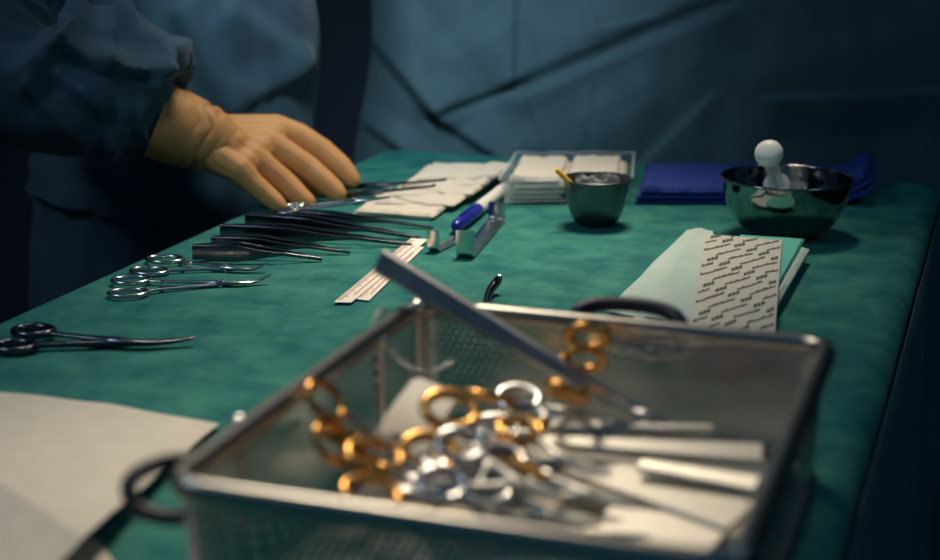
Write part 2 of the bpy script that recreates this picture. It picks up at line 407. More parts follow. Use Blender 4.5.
slv = [((14, 71), (77, 20), 12, 40, .010), ((77, 19), (123, 21), 14, 22, .010), ((123, 21), (171, 54), 14, 30, .012), ((46, 47), (109, 69), 22, 10, .009), ((109, 69), (154, 74), 24, 8, .010),
  ((109, 37), (109, 66), 8, 20, .005), ((154, 74), (189, 66), 14, 8, .008), ((23, 86), (86, 143), 20, 16, .006), ((126, 109), (109, 151), 14, 14, .008), ((151, 80), (134, 118), 8, 8, .008),
  ((77, 22), (46, 47), 20, 10, .006), ((160, 60), (150, 84), 7, 9, .007), ((171, 54), (186, 84), 8, 9, .008), ((140, 130), (150, 155), 7, 8, .007), ((60, 75), (100, 105), 18, 14, .006)]
gwn = [((27, 188), (149, 226), 14, 8, .012), ((29, 150), (78, 200), 10, 30, .012), ((90, 160), (150, 205), 16, 20, .010), ((230, 10), (300, 60), 20, 40, .012), ((250, 95), (320, 60), 30, 14, .010), ((180, 10), (230, 110), 30, 20, .012), ((40, 250), (60, 300), 14, 12, .010)]
# gown: trunk and skirt
bm = B(); rings = []
prof = [(.34, .215, .235, -.03), (.60, .205, .228, -.025), (.85, .203, .220, -.006), (1.0, .202, .212, .010), (1.15, .198, .215, .014), (1.30, .165, .225, -.005), (1.42, .13, .20, -.01), (1.48, .085, .11, -.01), (1.50, .075, .085, -.005)]
for z, rx, ry, ox in spline(prof, 150):
    ring = []
    for k in range(200):
        a = 2*pi*k/200; c, s = cos(a), sin(a); q = (c*1.0, s*1.0, z)
        low = min(1, max(0, (1.2-z)/.6))
        f = 1+.10*low*(ridge((c*.9, s*.9, z*.35), 1.9, 3)-.5)+.05*(ridge((c, s, z*1.6), 2.2, 7)-.5)+.02*nz((c, s, z), 7, 1)
        if z > 1.38: f = 1
        pt = Vector((ox+rx*f*c, ry*f*s, z))
        if s < 0: pt += Vector((c, s, 0))*(1.3*fold_h(*proj(pt+pc), gwn, 14)*min(1, -s*3))
        ring.append(pt)
    rings.append(ring)
loft(bm, rings, caps=False)
gown = obj('gown', bm, GOWN, person)
# sleeves
def sleeve(name, pts, n=110, seed=0, parent=None, seg=120, amp=1.0, folds=None):
    bm = B(); sp = spline(pts, n); rings = []
    for i, (x, y, z, r) in enumerate(sp):
        a = Vector(sp[max(i-1, 0)][:3]); b = Vector(sp[min(i+1, n-1)][:3]); t = (b-a).normalized()
        s = Vector((0, 0, 1)).cross(t)
        s = s.normalized() if s.length > .05 else Vector((0, 1, 0)); q = t.cross(s); u = i/(n-1)
        ring = []
        for k in range(seg):
            th = 2*pi*k/seg; c, d = cos(th), sin(th)
            gat = max(0, (u-.80)/.20)                               # gathered pleats towards the cuff
            fin = 1-max(0, (u-.93)/.07)
            f = 1+amp*fin*(.17*(ridge((c*.55, d*.55, u*3.2), 1.15, seed)-.5)+.085*(ridge((c*.8, d*.8, u*6), 1.4, seed+4)-.5)+.025*nz((c, d, u*8), 2.2, seed)
                       + gat*.10*sin(th*8+3*nz((c, d, u), 2, seed)))
            o_ = s*(r*f*c)+q*(r*f*d); pt = Vector((x, y, z))+o_
            if folds and o_.y < .03: pt += o_.normalized()*(1.9*fold_h(*proj(pt+pc), folds, 12)*min(1, (.03-o_.y)/.03)*(1-max(0, (u-.95)/.05)))
            ring.append(pt)
        rings.append(ring)
    loft(bm, rings, caps=False)
    return obj(name, bm, GOWN, parent)
def jl(px, py, Y, r): return (*loc(J(px, py, Y)), r)
sleeve('sleeve', [(*shR, .088), jl(30, -180, 2.15, .088), jl(-12, -40, 2.06, .080), jl(2, 50, 2.03, .078), jl(48, 86, 2.04, .082), jl(92, 88, 2.05, .090), jl(117, 82, 2.075, .090), jl(134, 78, 2.100, .072), jl(141, 98, 2.095, .056), jl(148, 113, 2.075, .047), jl(172, 125, 2.070, .034)], n=220, seg=200, seed=11.3, parent=gown, folds=slv)
sleeve('sleeve', [(*shL, .085), (0, .245, 1.25, .08), (.0, .26, 1.12, .078), (.07, .24, .98, .066), (.13, .222, .89, .044)], 60, 5.1, gown, 72, .7)

# gloved right hand: one continuous surface, five fingers
def hp(px, py, Y, r): return (*loc(J(px, py, Y)), r)
bm = B()
limb(bm, [hp(196, 137, 2.075, .0405), hp(208, 142, 2.076, .0395), hp(224, 148, 2.078, .036)], 8)
wl_ = [hp(226, 133, 2.110, .026), hp(226, 143, 2.095, .028), hp(224, 152, 2.075, .028), hp(220, 158, 2.058, .025)]
kn = [hp(276, 130, 2.150, .0225), hp(266, 143, 2.115, .0225), hp(251, 157, 2.080, .0215), hp(238, 169, 2.050, .0200)]
for a, b in zip(wl_, kn): limb(bm, [a, b], 12)
mid = [tuple((p+q)/2 for p, q in zip(kn[i], kn[i+1])) for i in range(3)]; wm = [tuple((p+q)/2 for p, q in zip(wl_[i], wl_[i+1])) for i in range(3)]
for a, b in zip(wm, mid): limb(bm, [a, (b[0], b[1], b[2], b[3]*.99)], 12)
fingers = [
    [kn[0], hp(298, 136, 2.158, .0190), hp(322, 151, 2.162, .0180), hp(340, 166, 2.158, .0165), hp(350, 177, 2.153, .0135), hp(352, 180, 2.151, .0120)],
    [kn[1], hp(288, 155, 2.118, .0190), hp(309, 169, 2.120, .0182), hp(327, 184, 2.114, .0166), hp(336, 192, 2.109, .0140), hp(338, 194, 2.107, .0125)],
    [kn[2], hp(268, 169, 2.082, .0178), hp(284, 182, 2.082, .0172), hp(299, 196, 2.076, .0152), hp(307, 202, 2.072, .0122)],
    [kn[3], hp(251, 182, 2.050, .0160), hp(264, 193, 2.049, .0150), hp(275, 202, 2.045, .0130), hp(279, 205, 2.043, .0108)],
    [hp(240, 150, 2.135, .024), hp(264, 160, 2.170, .019), hp(290, 176, 2.185, .0155), hp(310, 189, 2.175, .0135), hp(320, 194, 2.168, .011)]]
for f in fingers: limb(bm, f, 10)
hand = fuse(bm, .0019, 3)
glove = tag(obj('glove', hand, GLOVE, person), 'tan latex surgical glove on the reaching hand')
# nails showing through the tight rubber
def cuff(pts, parent):
    bm = B(); n = 110; sp = spline(pts, n); rings = []
    a0 = Vector(sp[0][:3]); ax = (Vector(sp[-1][:3])-a0).normalized(); s = Vector((0, 0, 1)).cross(ax).normalized(); q = ax.cross(s)
    for i, (x, y, z, r) in enumerate(sp):
        u = i/(n-1); ring = []
        for k in range(96):
            th = 2*pi*k/96; c, d = cos(th), sin(th)
            wrk = max(0, 1-abs(u-.66)/.30)
            ph = u*17+2.2*nz((c*1.1, d*1.1, 0), 1, 3)+1.3*c
            f = 1+wrk*.17*(abs(sin(ph))**.55-.75)*(.7+.8*nz((c, d, u*3), 1.5, 8))+.03*nz((c, d, u*4), 1.6, 2)
            if u < .05: f += .045*sin(u/.05*pi)
            ring.append(Vector((x, y, z))+s*(r*f*c)+q*(r*f*d))
        rings.append(ring)
    rings.insert(0, [p*.985+Vector(sp[0][:3])*.015 for p in rings[0]])
    loft(bm, rings, caps=False)
    return obj('glove_cuff', bm, GLOVE, parent)
cuff([hp(157, 119, 2.066, .0515), hp(172, 125, 2.068, .0505), hp(187, 131, 2.072, .0480), hp(202, 137, 2.075, .0445), hp(216, 142, 2.078, .0405), hp(230, 147, 2.08, .031)], glove)
# hanging left glove, hidden behind the gown
bm = B(); limb(bm, [(.14, .222, .87, .034), (.155, .216, .80, .034), (.165, .212, .74, .034)], 6)
for k in range(4): limb(bm, [(.135+.022*k, .212, .73, .015), (.145+.022*k, .205, .68, .0125), (.15+.021*k, .19, .645-.004*abs(k-1.5), .010)], 6)
limb(bm, [(.19, .205, .79, .018), (.215, .19, .735, .013), (.215, .18, .70, .011)], 6)
obj('glove', fuse(bm, .004, 3), GLOVE, person)

# ------------------------------------------------------------------ ring-handled instruments
def ring_tool(name, label, m4, L, rr, mring, mshank, spread, tip=.0, curve=0.0, thick=.0042, blade='jaw', ratchet=True, group=None, cat='surgical clamp', open_=0.0, oval=1.25):
    """local x from rings to tip, flat in the xy plane, lowest point z=0"""
    root = thing(name, label, cat, mat3=m4, group=group)
    zc = thick*.9; pv = L*(.68 if blade == 'jaw' else .60)
    for s in (1, -1):
        hf = []
        ry = s*spread
        ra = rr*oval
        bm = B(); n = 36
        tube(bm, [(ra+ra*cos(2*pi*k/n)-ra*0, ry+rr*sin(2*pi*k/n)*1.0, zc+s*.0006) for k in range(n)], thick*.75, 10, closed=True)
        obj('finger_ring', bm, mring, root)
        pts = [(2*ra-.002, ry*.80, zc+s*.0006, thick*.62), (2*ra+L*.10, ry*.48+s*.002, zc+s*.0006, thick*.68), (pv-L*.10, s*.0042, zc+s*.001, thick*.8), (pv, 0, zc+s*.0012, thick*1.05),
               (pv+(L-pv)*.35, -s*(.0022+open_*.4), zc+s*.0004, thick*.78), (pv+(L-pv)*.7, -s*(.0014+open_*.7)+curve*.45, zc, thick*.55), (L, -s*(.0006+open_)+curve, zc+tip, thick*.30)]
        bm = B(); sp = spline(pts, 44); tube(bm, [p[:3] for p in sp], [p[3] for p in sp], 10, flat=.72)
        obj('shank' if blade == 'jaw' else 'blade', bm, mshank, root)
        if ratchet:
            bm = B(); box(bm, (2*ra+L*.085, ry*.28, zc+s*.0014), (.0045, abs(ry)*.62, .0022), .0006); obj('ratchet', bm, mshank, root)
    bm = B(); lathe(bm, [(.0001, zc-.0045), (.0036, zc-.0045), (.0036, zc+.0038), (.0030, zc+.0046), (.0001, zc+.0046)], 20)
    bmesh.ops.translate(bm, vec=(pv, 0, 0), verts=bm.verts[:]); obj('pivot_screw', bm, mshank, root)
    return root
def lay(p0, p1, h0=0.0, h1=0.0, roll=0.0): return frame(P(*p0, h0), P(*p1, h1), roll)

ring_tool('artery_clamp', 'slim curved steel clamp, farther of the two beside each other at the left table edge', lay((140, 267), (294, 274)), .150, .0145, STEEL, STEEL, .025, curve=.008, tip=.006, thick=.0036, oval=1.45, group='curved clamps at the left')
ring_tool('artery_clamp', 'slim curved steel clamp, nearer of the two beside each other at the left table edge', lay((111, 290), (289, 284)), .172, .0145, STEEL, STEEL, .0245, curve=.008, tip=.006, thick=.0036, oval=1.4, group='curved clamps at the left')
ring_tool('scissors', 'dark curved dissecting scissors lying alone above the white paper towel', lay((6, 343), (199, 350)), .182, .0150, DARKST, DARKST, .0235, curve=.016, tip=.002, thick=.0056, blade='b', ratchet=False, cat='scissors')

# ------------------------------------------------------------------ dark forceps in a row
def forceps(label, p0, p1, gap, hgt, group='dark forceps in a row'):
    a, b = P(*p0), P(*p1); L = (b-a).length
    root = thing('tissue_forceps', label, 'forceps', mat3=frame(a, b), group=group)
    for s in (1, -1):
        bm = B(); rings = []
        for i in range(41):
            u = i/40; x = L*u
            y = s*gap*.5*(.12+.88*sin(min(1, u/.42)*pi/2) if u < .42 else (1 if u < .5 else max(.04, cos((u-.5)/.5*pi/2)**1.3)))
            hh = hgt*(.86+.14*min(1, u/.2) if u < .36 else .20+.80*max(0, 1-(u-.36)/.34)**1.3)
            z0 = .0004+(hgt*.5-hh*.5)*(.9 if u < .72 else .9*(1-(u-.72)/.28)); t = .0017
            rings.append([Vector((x, y-t, z0)), Vector((x, y+t, z0)), Vector((x, y+t, z0+hh*.5))]+[Vector((x, y+t*cos(pi*k/6), z0+hh-t*.9+t*.9*sin(pi*k/6))) for k in range(7)]+[Vector((x, y-t, z0+hh*.5))])
        loft(bm, rings); obj('arm', bm, DARKST, root)
    bm = B(); box(bm, (.006, 0, hgt*.44), (.012, gap*.22+.003, hgt*.80), .0008); obj('joint', bm, DARKST, root)
    return root
forceps('short dark forceps with a broad flat grip, nearest of the row under the glove', (193, 260), (322, 261), .020, .020)
forceps('dark forceps second nearest in the row, its tip in shadow', (212, 249), (350, 254), .018, .017)
forceps('long dark forceps in the middle of the row, tip beside the ruler strips', (221, 239), (412, 247), .020, .020)
forceps('long dark forceps fourth in the row, tip touching the ruler strips', (246, 229), (420, 240), .020, .021)
forceps('slender dark forceps farthest in the row, directly under the fingertips', (275, 219), (433, 229), .016, .014)

# instruments at the fingertips with their tips on the gauze
ring_tool('needle_holder', 'bright steel needle holder under the fingertips, tip on the gauze', lay((282, 213), (398, 199), .004, .030), .150, .011, STEEL, STEEL, .016, group='instruments on the gauze', cat='needle holder')
def rod(name, label, p0, p1, h0, h1, r, m, m2=None, cat='probe', group=None):
    a, b = P(*p0, h0), P(*p1, h1); L = (b-a).length
    root = thing(name, label, cat, mat3=frame(a, b), group=group)
    bm = B(); tube(bm, [(0, 0, 0), (.004, 0, 0), (L*.45, 0, 0), (L*.5, 0, 0)], [r*.8, r*1.3, r*1.3, r*.7], 8); obj('handle', bm, m, root)
    bm = B(); tube(bm, [(L*.48, 0, 0), (L*.93, 0, 0), (L*.985, 0, .001), (L, 0, .002)], [r*.7, r*.45, r*.6, r*.2], 10); obj('tip', bm, m2 or m, root)
    return root
rod('probe', 'dark slim probe resting its tip on the gauze, farther of two', (338, 188), (447, 180), .006, .032, .0034, DARKST, group='instruments on the gauze')
rod('probe', 'dark slim probe resting its tip on the gauze, nearer of two', (336, 196), (436, 186), .006, .034, .0034, DARKST, group='instruments on the gauze')

# ------------------------------------------------------------------ gauze swabs, fanned
gz = [((353, 214), (430, 220), (450, 205), (372, 199)), ((372, 206), (452, 208), (470, 194), (390, 192)), ((388, 198), (470, 197), (486, 184), (403, 183)),
      ((398, 190), (482, 187), (496, 175), (413, 175)), ((412, 184), (492, 180), (512, 168), (430, 167))]
where = ['nearest of the fanned swabs, its folded edge toward the forceps', 'second of the fanned swabs from the nearest', 'middle one of the fanned swabs under the probe tips', 'fourth of the fanned swabs from the nearest', 'farthest of the fanned swabs, against the blue screen']
for i, (q, wt) in enumerate(zip(gz, where)):
    c = P(*q[0]); h = .0005+i*.0040; bm = B()
    qq = [P(*p, h)-c for p in q]
    if i < 4: qq[2] += DY*.05; qq[3] += DY*.05
    for k in range(2): pillow(bm, [p+RX*(.004*k) for p in qq], .0042, h+.0034*k, amp=.0026, seed=i*3+k, edge=.15)
    tag(obj('gauze_swab', bm, WHITE, loc=c), 'folded white gauze swab, '+wt, 'gauze', 'fanned gauze swabs')

# ------------------------------------------------------------------ clear tray with folded gauze
pl = P(497, 206); pr = P(648, 203); pfar = P(520, 167); pfr = P(640, 166)
qd = [P(501, 206), P(630, 204), P(632, 178), P(517, 178)]
cc = (qd[0]+qd[1]+qd[2]+qd[3])/4
root = thing('plastic_tray', 'shallow clear plastic tray holding folded white gauze behind the small bowl', 'tray', cc)
q = [p-cc for p in qd]
def inset(q, k, z): 
    return [Vector((p.x*k, p.y*k, z)) for p in q]
def loopq(q, n=20, jit=0):
    out = []
    for a, b in zip(q, q[1:]+q[:1]):
        for i in range(n): out.append(a.lerp(b, i/n))
    return out
bm = B()
L_ = [loopq(inset(q, k, z)) for k, z in ((.90, .0015), (.94, .006), (1.0, .033), (1.005, .0375), (1.04, .0385), (1.042, .037), (1.010, .036), (1.0, .030), (.95, .0045))]
for ri, r in enumerate(L_):
    for p in r: p.z += (.003*nz(p, 25, 2) if p.z > .02 else 0)
vv = loft(bm, L_, caps=False); bm.faces.new(list(reversed(vv[0]))); bm.faces.new(vv[-1])
obj('shell', bm, FILM, root)
for i, (x0, x1, lab) in enumerate(((-.86, -.05, 'left pile of folded white gauze in the clear plastic tray'), (.03, .86, 'right pile of folded white gauze in the clear plastic tray, behind the small bowl'))):
    bm = B()
    f = lambda s, t: ((q[0]*(1-s)+q[1]*s)*(1-t)+(q[3]*(1-s)+q[2]*s)*t)
    s0, s1 = (x0+1)/2, (x1+1)/2
    for k in range(4):
        d = .004*((k*37) % 3-1)
        pillow(bm, [f(s0, .07)+RX*d, f(s1, .07)+RX*d, f(s1, .90)+RX*d, f(s0, .90)+RX*d], .0076+.0008*((k*5+i) % 3), .0060+.0078*k, amp=.0034, seed=40+i*9+k, edge=.12)
    tag(obj('gauze_pad', bm, WHITE, loc=cc), lab, 'gauze', 'gauze in the clear tray')

# ------------------------------------------------------------------ pen
a, b = P(455, 227, .009), P(506, 187, .009); L = (b-a).length
root = thing('skin_marker', 'skin marker pen with blue cap lying behind the steel retractors', 'pen', mat3=frame(a, b))
bm = B(); prof = [(0, .0040), (.002, .0060), (.012, .0082), (.10, .0090), (.105, .0088)]
tube(bm, [(x, 0, 0) for x, r in prof], [r for x, r in prof], 20)
box(bm, (.055, 0, .0100), (.06, .003, .002), .0006); tag(obj('cap', bm, PENBLUE, root), 'royal blue cap')
bm = B(); tube(bm, [(x, 0, 0) for x in (.103, L*.9, L*.98, L)], [.0084, .0084, .0076, .005], 20); tag(obj('barrel', bm, PENWHITE, root), 'white barrel')

# ------------------------------------------------------------------ retractors: flat strips bent up at both ends
def strip_tool(label, a, b, wd, h0, h1, th=.0022, rb=.006):
    L = (b-a).length; m = frame(a, b)
    root = thing('retractor', label, 'retractor', mat3=m, group='flat steel retractors')
    def bend(x0, x1, z, s):
        pts = []
        for k in range(9):
            t = pi/2*k/8; pts.append((x0, 0))
        return pts
    prof = []
    prof.append((-.001 if h0 > .02 else 0, h0)); prof.append((0, h0*.6+rb*.4)); prof.append((0, rb))
    for k in range(1, 8): t = pi/2*k/8; prof.append((rb-rb*cos(t), rb-rb*sin(t)))
    prof += [(rb, 0), (L*.3, 0), (L*.6, 0), (L-rb, 0)]
    for k in range(1, 8): t = pi/2*k/8; prof.append((L-rb+rb*sin(t), rb-rb*cos(t)))
    prof += [(L, rb), (L, h1*.6+rb*.4), (L+.001, h1)]
    def piece(name, pr):
        bm = B(); rings = []
        for i, (x, z) in enumerate(pr):
            x0, z0 = pr[max(i-1, 0)]; x1, z1 = pr[min(i+1, len(pr)-1)]; d = Vector((x1-x0, 0, z1-z0)).normalized(); n = Vector((-d.z, 0, d.x))
            c = Vector((x, 0, z)); y = Vector((0, wd/2, 0)); yb = Vector((0, wd/2-.0007, 0))
            rings.append([c-yb, c-y+n*.0006, c-y+n*(th-.0006), c-yb+n*th, c+yb+n*th, c+y+n*(th-.0006), c+y+n*.0006, c+yb])
        loft(bm, rings); obj(name, bm, STEEL, root)
    piece('hook', prof[:11]); piece('shaft', prof[10:14]); piece('hook', prof[13:])
    return root
strip_tool('broad flat steel retractor bent up at both ends, right of the ruler strips', P(465, 258), P(497, 220), .0225, .033, .024)
strip_tool('narrow flat steel retractor with a low hook, left of the broad retractor', P(433, 252), P(462, 237), .0155, .026, .004)

# ------------------------------------------------------------------ paper ruler strips
def quadbox(bm, c, z0, z1):
    a = [bm.verts.new((p.x, p.y, z0)) for p in c]; b = [bm.verts.new((p.x, p.y, z1)) for p in c]
    bm.faces.new(a[::-1]); bm.faces.new(b)
    for i in range(4): bm.faces.new((a[i], a[(i+1) % 4], b[(i+1) % 4], b[i]))
def ruler(label, q, h):
    c = P(*q[0]); qq = [P(*p)-c for p in q]; L = (qq[3]-qq[0]).length
    bm = B(); quadbox(bm, qq, h, h+.0006); n0 = len(bm.faces)
    f = lambda s, t: (qq[0]*(1-s)+qq[1]*s)*(1-t)+(qq[3]*(1-s)+qq[2]*s)*t
    n = int(L/.0045)
    for k in range(2, n-1):
        t = k/n; w_ = .42 if k % 5 == 0 else .26; dt = .0007/L
        quadbox(bm, [f(.06, t-dt), f(.06+w_, t-dt), f(.06+w_, t+dt), f(.06, t+dt)], h+.0005, h+.0008)
    quadbox(bm, [f(.62, .1), f(.70, .1), f(.70, .88), f(.62, .88)], h+.0005, h+.0008)
    bm.faces.ensure_lookup_table()
    for fc in bm.faces[n0:]: fc.material_index = 1
    return tag(obj('ruler_strip', bm, [STRIP, RED], loc=c, smooth=False), label, 'ruler', 'paper ruler strips')
ruler('longer white paper ruler strip with red marks, on top, reaching the narrow retractor', [(334, 304), (351, 304.5), (428, 241), (411, 240)], .0016)
ruler('white paper ruler strip with red marks peeking out under the longer strip', [(356, 300), (369, 301.5), (424, 248), (410, 247)], .0006)

# small dark hooked probe behind the tray
a = P(481, 330, .004); pts = [P(481, 330, .004), P(486, 306, .004), P(489, 293, .006), P(495, 284, .010), P(498.5, 279, .016), P(499.5, 275, .021)]
root = thing('hook_probe', 'small dark probe with an upturned tip just behind the tray', 'probe', a)
sp = spline([tuple(p-a)+(r,) for p, r in zip(pts, (.004, .0045, .0048, .0050, .0042, .0016))], 30)
bm = B(); tube(bm, [p[:3] for p in sp[:22]], [p[3] for p in sp[:22]], 10); obj('shaft', bm, DARKST, root)
bm = B(); tube(bm, [p[:3] for p in sp[21:]], [p[3] for p in sp[21:]], 10); obj('tip', bm, DARKST, root)

# ------------------------------------------------------------------ bowls
def bowl(bm, prof, th):
    n = 50; sp = spline(prof, n); inner = []
    for i in range(n-1, -1, -1):
        r, z = sp[i]; r0, z0 = sp[max(i-1, 0)]; r1, z1 = sp[min(i+1, n-1)]; d = Vector((r1-r0, z1-z0)).normalized()
        inner.append((max(.0003, r-d.y*th), z+d.x*th))
    lathe(bm, [(max(.0003, r), z) for r, z in sp]+inner, 96)
bc = Vector((.392, 1.926, T))
root = thing('steel_bowl', 'large polished steel bowl with a syringe standing in it', 'bowl', bc)
bm = B(); bowl(bm, [(.0003, .0010), (.026, .0008), (.040, .003), (.058, .014), (.071, .034), (.077, .055), (.0795, .071)], .0012); obj('body', bm, MIRROR, root)
bm = B(); tube(bm, [(.0800*cos(2*pi*k/96), .0800*sin(2*pi*k/96), .0715) for k in range(96)], .0018, 10, closed=True); obj('rim', bm, MIRROR, root)
sc_ = Vector((.161, 1.980, T))
root = thing('small_bowl', 'small grey steel bowl with a yellow stick leaning in it', 'bowl', sc_)
bm = B(); bowl(bm, [(.0003, .0010), (.018, .0008), (.0245, .002), (.031, .010), (.0365, .026), (.0405, .045), (.0425, .0585)], .0012); obj('body', bm, BOWLST, root)
bm = B(); tube(bm, [(.0430*cos(2*pi*k/80), .0430*sin(2*pi*k/80), .059) for k in range(80)], .0014, 10, closed=True); obj('rim', bm, BOWLST, root)
# yellow stick
a = sc_+Vector((.012, .008, .0085)); b = J(556, 169.5, 1.95); d = (b-a); root = None
bm = B(); L = d.length; tube(bm, [(0, 0, 0), (.002, 0, 0), (L-.002, 0, 0), (L, 0, 0)], [.0024, .0033, .0033, .0024], 16)
o = tag(obj('stick', bm, YELLOW), 'bright yellow stick leaning over the rim of the small bowl', 'stick'); o.matrix_world = frame(a, b)
# crumpled clear film in the small bowl
bm = B(); rows = []
for j in range(16):
    row = []
    for i in range(22):
        s, t = i/21-.5, j/15-.5
        p = Vector((s*.058+.004, t*.034+.014, .034+.018*(.5+.5*nz((s*3, t*3), 1.4, 6))+.022*max(0, t)+.006*ridge((s, t), 3, 2)))
        r = math.hypot(p.x, p.y); lim = .028+.012*(p.z-.02)/.04
        if r > lim: p.x *= lim/r; p.y *= lim/r
        row.append(p)
    rows.append(row)
gridsheet(bm, rows, .0003)
tag(obj('plastic_film', bm, FILM, loc=sc_), 'crumpled clear plastic film lying in the small bowl', 'plastic film')

# syringe standing in the large bowl: thumb pad up and toward the viewer
pad = J(768.5, 152, 1.865); foot = bc+Vector((.006, .052, .024)); ax = (pad-foot)
root = thing('syringe', 'large clear syringe with a round white thumb pad standing in the steel bowl', 'syringe', mat3=frame(foot, pad))
L = ax.length
bm = B(); lathe_pts = [(.0, .003), (.002, .0035), (.016, .0035), (.020, .012), (L*.40, .0125), (L*.405, .0165), (L*.42, .0165)]
tube(bm, [(x, 0, 0) for x, r in lathe_pts], [r for x, r in lathe_pts], 32, caps=True); obj('barrel', bm, BARREL, root)
plg = B()
for k in range(2): box(plg, (L*.59, 0, 0), (L*.76, .0185 if k == 0 else .0024, .0024 if k == 0 else .0185), .0005)
tube(plg, [(L*.22, 0, 0), (L*.26, 0, 0)], .0115, 28)
obj('plunger', plg, PLGM, root)
bm = B(); pp = [(L-.010, .010), (L-.008, .0165), (L-.004, .0172), (L, .0165), (L+.003, .0135), (L+.0048, .009), (L+.0055, .003)]
tube(bm, [(x, 0, 0) for x, r in pp], [r for x, r in pp], 40); tag(obj('thumb_pad', bm, PLUNGER, root), 'round white thumb pad')

# ------------------------------------------------------------------ royal blue towel
q = [P(634, 203.5), P(872, 206), P(874, 180), P(645, 178)]; c = q[0]; qq = [p-c for p in q]
bm = B()
for k in range(3):
    pillow(bm, [qq[0]+RX*.004*k, qq[1]-RX*.006*k, qq[2]-RX*.002*k, qq[3]], .0080, .0004+.0074*k, nu=60, amp=.0030, seed=60+k, edge=.2,
           droop=(lambda p, u, v: .016*max(0, (u-.86)/.14)*(.4+ridge((u*3, v*2), 2, 3))))
tag(obj('blue_towel', bm, BLUE, loc=c), 'folded royal blue towel behind the two bowls', 'towel')

# ------------------------------------------------------------------ mint drape pack with a printed liner
c = P(700, 300)
root = thing('drape_pack', 'folded pale green adhesive drape with a printed paper liner, right of the tray', 'drape', c)
q0 = [P(618, 345)-c, P(756, 345)-c, P(804, 262, 0)-c, P(690, 246)-c]
bm = B()
for k in range(3):
    pillow(bm, [p+Vector((.003*k, .001*k, 0)) for p in q0], .0062, .0004+.006*k, amp=.0010, seed=80+k, edge=.35)
obj('folded_sheet', bm, MINT, root)
# right corner: teal underlayer
q1 = [P(735, 318, .019)-c, P(776, 292, .019)-c, P(804.5, 241, .019)-c, P(740, 236, .019)-c]
bm = B(); pillow(bm, q1, .0045, .0188, amp=.0006, seed=90, edge=.4); tag(obj('teal_layer', bm, TEAL, root), 'bright teal layer under the liner')
# pale flap on the left, raised over the sheet with a bend
bm = B(); rows = []
LP_ = [P(606, 312, .004)-c, P(623, 294, .006)-c, P(640, 277, .010)-c, P(654, 261, .013)-c, P(670, 246, .016)-c, P(687, 230, .018)-c]; RP_ = [P(712, 346, .024)-c, P(713, 233, .024)-c]
for j in range(30):
    t = j/29; row = []
    for i in range(30):
        s = i/29; kk = min(int(t*5), 4); p = (LP_[kk]*(1-(t*5-kk))+LP_[kk+1]*(t*5-kk))*(1-s)+(RP_[0]*(1-t)+RP_[1]*t)*s
        p = Vector((p.x, p.y, p.z-T if p.z > .5 else p.z))
        z = (.005+.013*t)*(1-min(1, s*1.8))+.0245*min(1, s*1.8)+.003*(ridge((s*1.2, t*1.2), 1.6, 3)-.4)*min(1, s*4)
        bulge = -.030*max(0, (t-.62))*4*max(0, .4-s)
        row.append(Vector((p.x+bulge*0, p.y, max(.001, z))))
    rows.append(row)
gridsheet(bm, rows, .0007); tag(obj('flap', bm, MINT, root), 'pale flap folded to the left')
# printed liner
a, b, d, e = [P(*p, .0285)-c for p in ((687, 345), (774, 346), (782, 239.5), (705, 234))]
bm = B(); f = lambda s, t: (a*(1-s)+b*s)*(1-t)+(e*(1-s)+d*s)*t
rows = [[Vector((*f(i/24, j/30).xy, .0285+.0014*nz((i/8, j/8), 1, 4))) for i in range(25)] for j in range(31)]
gridsheet(bm, rows, .0005); n0 = len(bm.faces)
def top(s, t):
    p = f(s, t); return Vector((p.x, p.y, .0285+.0014*nz((s*3, t*30/8), 1, 4)))
def mark(s, t, ws, ht, sl):                     # one small unreadable print stroke, slanting
    c4 = [(s, t), (s+ws, t+ws*sl), (s+ws, t+ws*sl+ht), (s, t+ht)]
    if min(k[0] for k in c4) < .015 or max(k[0] for k in c4) > .985 or not (.0 < t < .985): return
    bm.faces.new([bm.verts.new(top(*k)+Vector((0, 0, .0004))) for k in c4])
rnd = random.Random(7); sl = .26; row = 0; t0 = -.30
while t0 < 1.0:
    s = -.40-.16*(row//2 % 3)+.10*(row % 2)
    short = row % 2 == 0
    while s < 1.0:
        if short:
            for k in range(3): mark(s+.046*k, t0+(s+.046*k)*sl, .040, .026+.006*rnd.random(), sl)
            s += .48
            for k in range(0): pass
        else:
            nlet = rnd.choice((13, 14))
            for k in range(nlet): mark(s+.0235*k, t0+(s+.0235*k)*sl+(.0 if rnd.random() < .7 else -.003), .0205, .0145+.007*(rnd.random() < .4), sl)
            s += .48
    t0 += .041; row += 1
bm.faces.ensure_lookup_table()
for fc in bm.faces[n0:]: fc.material_index = 1
tag(obj('printed_liner', bm, [LINER, INK], root, smooth=False), 'cream paper liner with rows of small grey print')

# ------------------------------------------------------------------ white paper towel at the front left
c = P(110, 470)
A = [(-60, 385), (0, 392), (60, 398), (112, 405), (165, 414), (219, 423)]
Bq = [(-60, 470), (0, 484), (24, 498), (46, 512), (64, 524), (84, 536)]
Cq = [(-60, 560), (-30, 575), (0, 590), (10, 590), (20, 590), (60, 590)]
def lerpl(Q, s): 
    t = s*(len(Q)-1); k = min(int(t), len(Q)-2); f = t-k; return (Q[k][0]*(1-f)+Q[k+1][0]*f, Q[k][1]*(1-f)+Q[k+1][1]*f)
root = thing('paper_towel', 'white paper towel spread at the near left, its near half bent down', 'paper towel', c)
bm = B(); rows = []
for j in range(26):
    t = j/25; row = []
    for i in range(40):
        s = i/39; p, q_ = lerpl(A, s), lerpl(Bq, s); h = .004+.020*t**1.5
        pt = P(p[0]*(1-t)+q_[0]*t, p[1]*(1-t)+q_[1]*t, h)-c
        row.append(Vector((pt.x, pt.y, h+.0014*nz(pt, 16, 2))))
    rows.append(row)
last = rows[-1]
